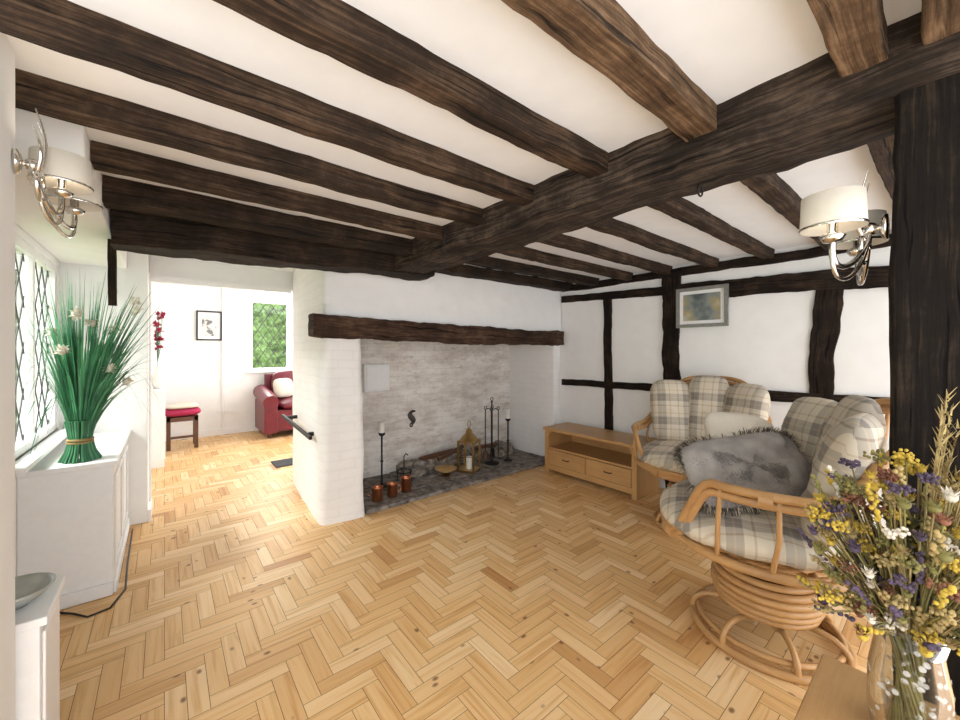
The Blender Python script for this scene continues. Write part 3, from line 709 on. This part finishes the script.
# ------------------------------------------------------------------ side table (foreground right)
m=MB()
m.box((0.66,-0.34,0.572),(1.265,0.207,0.60),OAK)
m.box((0.70,-0.30,0.50),(1.235,0.175,0.572),OAK)
for x in (0.70,1.185):
    for y in (-0.30,0.125): m.box((x,y,0),(x+.05,y+.05,.50),OAK)
m.obj('oak_side_table',bevel=0.004)
m=MB(); vc=V((1.10,0.055,0.60))
m.lathe([(0,.002),(.045,.002),(.052,.01),(.058,.06),(.056,.13),(.047,.19),(.055,.235),(.052,.236),(.044,.19),(.053,.13),(.054,.06),(.048,.015),(0,.012)],vc,ETCH,36)
heads=[YEL,YEL,PUR,OLIVE,STRAW,RUSTF,PUR,CREAM,YEL,OLIVE,STRAW]
for i in range(340):
    a=U(0,2*math.pi); sp=U(0,1)**.6*.155; hh=U(.01,.32)*(1-(sp/.21)**2*.6)
    top=vc+V((math.cos(a)*sp,math.sin(a)*sp,.225+hh)); bot=vc+V((math.cos(a+2)*.03,math.sin(a+2)*.03,.02))
    top.x=min(top.x,1.36)
    neck=vc+V((math.cos(a)*.028,math.sin(a)*.028,.21))
    pts=[bot,neck,neck.lerp(top,.5)+V((math.cos(a)*-.01,math.sin(a)*-.01,.02)),top] if i<90 else [neck,neck.lerp(top,.5)+V((0,0,.012)),top]
    m.tube(pts,.0015,STRAW if R()<.5 else OLIVE,5,caps=False)
    mt=random.choice(heads); ty=R(); dr=(top-neck).normalized()
    if ty<.40:
        r=U(.009,.016); m.ball(top,r*.6,mt,8,5)
        for k in range(16):
            b=2*math.pi*k/16; d=V((math.cos(b),math.sin(b),U(.2,1.2))).normalized(); m.blade([top,top+d*r*.8,top+d*r*1.3+V((0,0,.002))],.0033,mt)
    elif ty<.70:
        for k in range(14):
            m.ball(top+dr*(k*.005-.04)+V((U(-1,1),U(-1,1),0))*.005,U(.003,.0055),mt,6,4)
    else:
        for k in range(28):
            d=V((U(-1,1),U(-1,1),U(0,1))).normalized()*U(.006,.022); m.ball(top+d,.0034,mt,6,4)
for i in range(80):
    a=U(0,6.28);z=U(.0,.2);p=vc+V((0,0,.23+z)); m.blade([p,p+V((math.cos(a)*.05,math.sin(a)*.05,.03)),p+V((math.cos(a)*.11,math.sin(a)*.11,.02))],.006,OLIVE)
for i in range(14):
    top=vc+V((U(.02,.12),U(-.10,-.03),U(.46,.62))); neck=vc+V((0,0,.2))
    m.tube([neck,neck.lerp(top,.5),top],.0013,STRAW,5,caps=False)
    dr=(top-neck).normalized()
    for k in range(18): m.blade([top+dr*(k*.006-.06),top+dr*(k*.006-.05)+V((U(-1,1)*.012,U(-1,1)*.012,.01))],.0025,STRAW)
m.obj('dried_flower_vase')
# ------------------------------------------------------------------ tall grass arrangement
m=MB(); gc=V((-0.36,3.06,0.742))
for i in range(120):
    a=U(0,6.28);q=U(.4,1)**.5
    pts=[]
    for (r,z) in ((.085,0),(.06,.05),(.045,.12),(.06,.22)): pts.append(gc+V((r*q*math.cos(a),r*q*math.sin(a),z)))
    m.tube(pts,.005,GREEN if R()<.6 else GREEND,5)
m.torus(gc+V((0,0,.115)),.05,.007,STRAW,24); m.torus(gc+V((0,0,.10)),.051,.006,STRAW,24)
for i in range(440):
    a=U(0,6.28);sp=U(0.02,1); l=U(.55,.96); sx=sp*.36
    if math.cos(a)<0: sx*=.58
    pts=[]
    droop=U(0,.40)*sp*(1 if R()<.76 else 2.5)
    for k in range(9):
        t=k/8; rr=.04+sx*t**1.4; z=.12+l*t-droop*t**3
        pts.append(gc+V((rr*math.cos(a),rr*math.sin(a)*.7,max(.03,z))))
    pts=[V((max(p.x,-.555),max(p.y,2.6),p.z)) for p in pts]
    m.blade(pts,.0048,GREEN if R()<.65 else GREEND)
for i in range(11):
    a=[0.2,1.0,2.0,-1.2,-.5,.4,-2,3.0,-.1,-1.6,.7][i]; rr=U(.12,.30); top=gc+V((rr*math.cos(a)*(.6 if math.cos(a)<0 else 1),rr*math.sin(a)*.8,[.9,.62,.68,.75,.5,.72,.6,.7,.42,.8,.85][i]))
    m.tube([gc+V((0,0,.15)),gc.lerp(top,.5)+V((0,0,.12)),top],.002,GREEN,5)
    m.ball(top,.018,PETALW,8,6)
    for k in range(30):
        d=V((U(-1,1),U(-1,1),U(-.6,1))).normalized(); m.blade([top,top+d*.025,top+d*.042],.011,PETALW)
m.obj('artificial_grass_arrangement')
# ------------------------------------------------------------------ fireplace accessories
def candlestick(loc,h):
    m=MB(); m.lathe([(0,0),(.055,0),(.05,.012),(.015,.022),(.009,.04),(.009,h*.45),(.016,h*.47),(.009,h*.5),(.009,h*.93),(.03,h*.96),(.032,h),(0,h)],(0,0,0),IRON,16)
    m.lathe([(.026,h),(.026,h+.10),(0,h+.10)],(0,0,0),WAX,14); m.tube([(0,0,h+.1),(0,0,h+.112)],.0015,IRON,5)
    m.obj('tall_candlestick',loc=loc)
candlestick((1.62,3.48,.036),.52); candlestick((3.17,3.36,.036),.50)
m=MB(); m.lathe([(0,0),(.09,0),(.085,.015),(.02,.025),(.008,.04),(.008,.70),(.014,.715),(0,.73)],(0,0,0),IRON,20)
m.torus((0,0,.745),.02,.004,IRON,14,M=Matrix.Rotation(math.pi/2,3,'X'),mseg=6)
for k in range(4):
    a=math.pi/4+k*math.pi/2; c,s=math.cos(a)*.075,math.sin(a)*.075
    m.tube([(0,0,.62),(c*.6,s*.6,.635),(c,s,.62)],.005,IRON,6); m.tube([(c,s,.62),(c,s,.12)],.0065,IRON,6); m.torus((c,s,.64),.018,.0045,IRON,12,M=Matrix.Rotation(math.pi/2,3,'X'),mseg=6)
    if k==0: m.hexa([(c-.035,s-.006,.05),(c+.035,s-.006,.05),(c+.035,s+.006,.05),(c-.035,s+.006,.05)],[(c-.02,s-.006,.15),(c+.02,s-.006,.15),(c+.02,s+.006,.15),(c-.02,s+.006,.15)],IRON)
    elif k==1: m.lathe([(.035,.05),(.03,.12),(.008,.15)],(c,s,0),BROWNW,10)
    else: m.tube([(c,s,.12),(c+.012,s,.09),(c,s,.07)],.004,IRON,6)
m.obj('fireside_tool_set',loc=(2.95,3.40,.036))
def lantern():
    m=MB(); s=.075
    m.box((-s-.01,-s-.01,0),(s+.01,s+.01,.02),BRASS)
    for x in (-s,s):
        for y in (-s,s): m.box((x-.008,y-.008,.02),(x+.008,y+.008,.27),BRASS)
    m.box((-s-.008,-s-.008,.27),(s+.008,s+.008,.285),BRASS)
    for a,b in (((-s,-s),(s,-s)),((s,-s),(s,s)),((s,s),(-s,s)),((-s,s),(-s,-s))):
        m.add([(a[0],a[1],.02),(b[0],b[1],.02),(b[0],b[1],.27),(a[0],a[1],.27)],[(0,1,2,3)],GLASS)
        m.tube([(a[0],a[1],.145),(b[0],b[1],.145)],.003,BRASS,5)
        pts=[];
        for i in range(9):
            t=i/8; pts.append((a[0]+(b[0]-a[0])*t,a[1]+(b[1]-a[1])*t,.23+.035*math.sin(math.pi*t)))
        m.tube(pts,.003,BRASS,5)
    m.lathe([(.085,.285),(.06,.32),(.035,.345),(.03,.37),(.012,.39),(0,.40)],(0,0,0),BRASS,4*6)
    m.torus((0,0,.43),.032,.004,BRASS,20,M=Matrix.Rotation(math.pi/2,3,'X'),mseg=6)
    m.lathe([(.028,.02),(.028,.13),(0,.13)],(0,0,0),WAX,14)
    m.obj('brass_lantern',loc=(2.57,3.34,.038),rotz=.5,scale=1.18)
lantern()
def pot(loc,s=1.0,hd=0):
    m=MB(); m.lathe([(0,0),(.045*s,0),(.048*s,.01),(.044*s,.11*s),(.05*s,.12*s),(.047*s,.122*s),(.041*s,.11*s),(.043*s,.012),(0,.01)],(0,0,0),COPPER,20)
    m.tube([(.044*s,0,.10*s),(.08*s,0,.09*s),(.085*s,0,.05*s),(.046*s,0,.035*s)],.004,COPPER,6); m.obj('copper_tankard',loc=loc,rotz=hd)
pot((1.44,3.18,.038),1.0,2.5);pot((1.59,3.20,.038),.95,-.4);pot((1.75,3.24,.038),1.05,.6)
m=MB(); m.lathe([(0,0),(.04,0),(.03,.02),(.09,.05),(.10,.065),(.085,.055),(.02,.03),(0,.03)],(0,0,0),BRASS,24); m.obj('brass_dish',loc=(2.28,3.36,.038),scale=1.2)
m=MB()
for k in range(3):
    a=k*2.094; m.tube([(.08*math.cos(a),.08*math.sin(a),0),(.07*math.cos(a),.07*math.sin(a),.12),(.0,.0,.15)],.006,IRON,6)
m.torus((0,0,.12),.072,.006,IRON,24); m.tube([(0,0,.15),(0,0,.26),(.02,0,.29),(.045,0,.27)],.006,IRON,6)
m.obj('iron_trivet',loc=(1.83,3.43,.036))
m=MB()
pts=[];rad=[]
for i in range(24):
    t=i/23; pts.append((2.14+.022*math.sin(t*6.5),3.828,.52+.15*t)); rad.append(.010+.022*math.sin(math.pi*t)**1.0)
m.tube(pts,rad,plain('aged_iron_relief',(.08,.075,.07),.7,.3,.4),8); m.tube([(2.14+.022*math.sin(6.5),3.825,.665),(2.185,3.825,.665)],[.016,.007],IRON,6); m.torus((2.135,3.828,.515),.018,.007,IRON,14,M=Matrix.Rotation(math.pi/2,3,'X'),mseg=6)
m.obj('seahorse_wall_ornament')
m=MB(); m.box((1.58,3.80,.92),(1.86,3.848,1.20),GLOSS); m.box((1.60,3.79,.94),(1.84,3.80,1.18),GLOSS); m.obj('white_access_panel',bevel=.004)
m=MB(); m.box((0.885,3.22,0.665),(0.910,4.15,0.695),IRON,rot=Matrix.Rotation(math.radians(3.5),3,'X')); 
m.box((0.905,3.30,0.65),(0.96,3.34,0.68),IRON);m.box((0.905,4.0,0.69),(1.03,4.04,0.72),IRON)
m.obj('black_handrail',bevel=.006)
boxobj('door_mat',(0.99,4.90,0.0),(1.35,5.20,0.012),plain('charcoal_mat',(.05,.05,.055),.95),.004)
# ------------------------------------------------------------------ far room furniture
m=MB()
m.box((1.18,6.55,.10),(2.5,7.3,.42),RED); m.cushion((1.65,6.85,.48),(1,0,0),(0,1,0),.27,.32,.09,RED,n=5); m.cushion((2.18,6.85,.48),(1,0,0),(0,1,0),.27,.32,.09,RED,n=5)
m.cushion((1.65,7.15,.72),(1,0,0),(0,.15,1),.28,.28,.12,RED,n=4); m.cushion((2.18,7.15,.72),(1,0,0),(0,.15,1),.28,.28,.12,RED,n=4)
m.tube([(1.25,6.52,.55),(1.25,6.9,.60),(1.25,7.3,.66)],[.11,.12,.12],RED,14); m.box((1.16,6.52,.08),(1.34,7.3,.55),RED); m.box((1.3,7.22,.1),(2.5,7.34,.95),RED)
for x in (1.22,2.4):
    for y in (6.6,7.2): m.box((x,y,0),(x+.05,y+.05,.1),BROWNW)
m.cushion((1.52,6.98,.73),(1,.2,0),(0,.3,1),.16,.16,.07,CREAM,n=3.5)
m.obj('red_leather_sofa',bevel=.02)
m=MB()
for x in (.02,.32):
    for y in (6.62,6.92): m.box((x,y,0),(x+.045,y+.045,.44),BROWNW)
m.box((.02,6.62,.38),(.365,6.965,.44),BROWNW); m.cushion((.19,6.79,.50),(1,0,0),(0,1,0),.21,.21,.065,REDF,n=5); m.cushion((.19,6.79,.575),(1,0,0),(0,1,0),.19,.19,.035,CREAM,n=5)
m.box((.04,6.63,.15),(.35,6.66,.18),BROWNW)
m.obj('upholstered_stool',bevel=.004)
m=MB(); m.box((-.145,5.75,0),(.0,6.35,.86),GLOSS); m.box((-.145,5.73,.86),(.015,6.37,.89),GLOSS); m.box((0,5.80,.08),(.008,6.03,.82),GLOSS); m.box((0,6.07,.08),(.008,6.30,.82),GLOSS); m.obj('white_cupboard',bevel=.004)
m=MB(); m.lathe([(0,0),(.035,0),(.055,.08),(.05,.16),(.025,.22),(.035,.26),(.03,.26),(.02,.22),(0,.20)],(-.065,6.0,.89),WAX,18)
for i in range(26):
    a=U(0,6.28);r_=U(.02,.10);top=V((-.06+abs(r_*math.cos(a))*.9-.02,6.0+r_*math.sin(a),U(1.32,1.80))); m.tube([(-.065,6.0,1.12),(-.065,6.0,1.2),tuple(top)],.002,GREEND,5)
    for k in range(12):
        d=V((U(-1,1),U(-1,1),U(-.5,1))).normalized(); m.blade([top,top+d*.025,top+d*.042],.014,REDF)
m.obj('vase_of_red_flowers')
m=MB(); m.box((.66,7.385,.36),(.80,7.40,.44),GLOSS); m.obj('wall_socket')
# ------------------------------------------------------------------ light
w=bpy.data.worlds.new('World'); bpy.context.scene.world=w; w.use_nodes=True
nt=w.node_tree; bg=nt.nodes['Background']; bg.inputs['Color'].default_value=(0.985,0.99,1.0,1); bg.inputs['Strength'].default_value=3.6
def area(name,loc,rot,sx,sy,e,col=(1,.98,.94)):
    l=bpy.data.lights.new(name,'AREA'); l.shape='RECTANGLE'; l.size=sx;l.size_y=sy;l.energy=e;l.color=col
    o=bpy.data.objects.new(name,l);o.location=loc;o.rotation_euler=rot;bpy.context.scene.collection.objects.link(o); return o
# daylight falling through the left window from high outside
o=area('window_daylight',(-1.75,3.5,2.75),(0,0,0),1.6,1.2,330)
o.rotation_euler=(V((0.1,3.1,0.4))-V((-1.75,3.5,2.75))).to_track_quat('-Z','Y').to_euler()
area('far_window_daylight',(1.4,7.7,1.6),(math.radians(-90),0,0),.6,1.1,30)
area('far_room_daylight',(2.5,5.8,1.5),(0,math.radians(90),0),1.6,2.0,30)
# ------------------------------------------------------------------ camera
cd=bpy.data.cameras.new('camera'); cd.sensor_width=36; cd.lens=36*387/960; cd.shift_y=-10/960; cd.clip_start=.02
co=bpy.data.objects.new('camera',cd); co.location=(0,0,H); co.rotation_euler=(math.radians(90),0,math.radians(-39.2)); bpy.context.scene.collection.objects.link(co)
bpy.context.scene.camera=co
bpy.context.scene.view_settings.view_transform='Standard'
bpy.context.scene.view_settings.look='None'
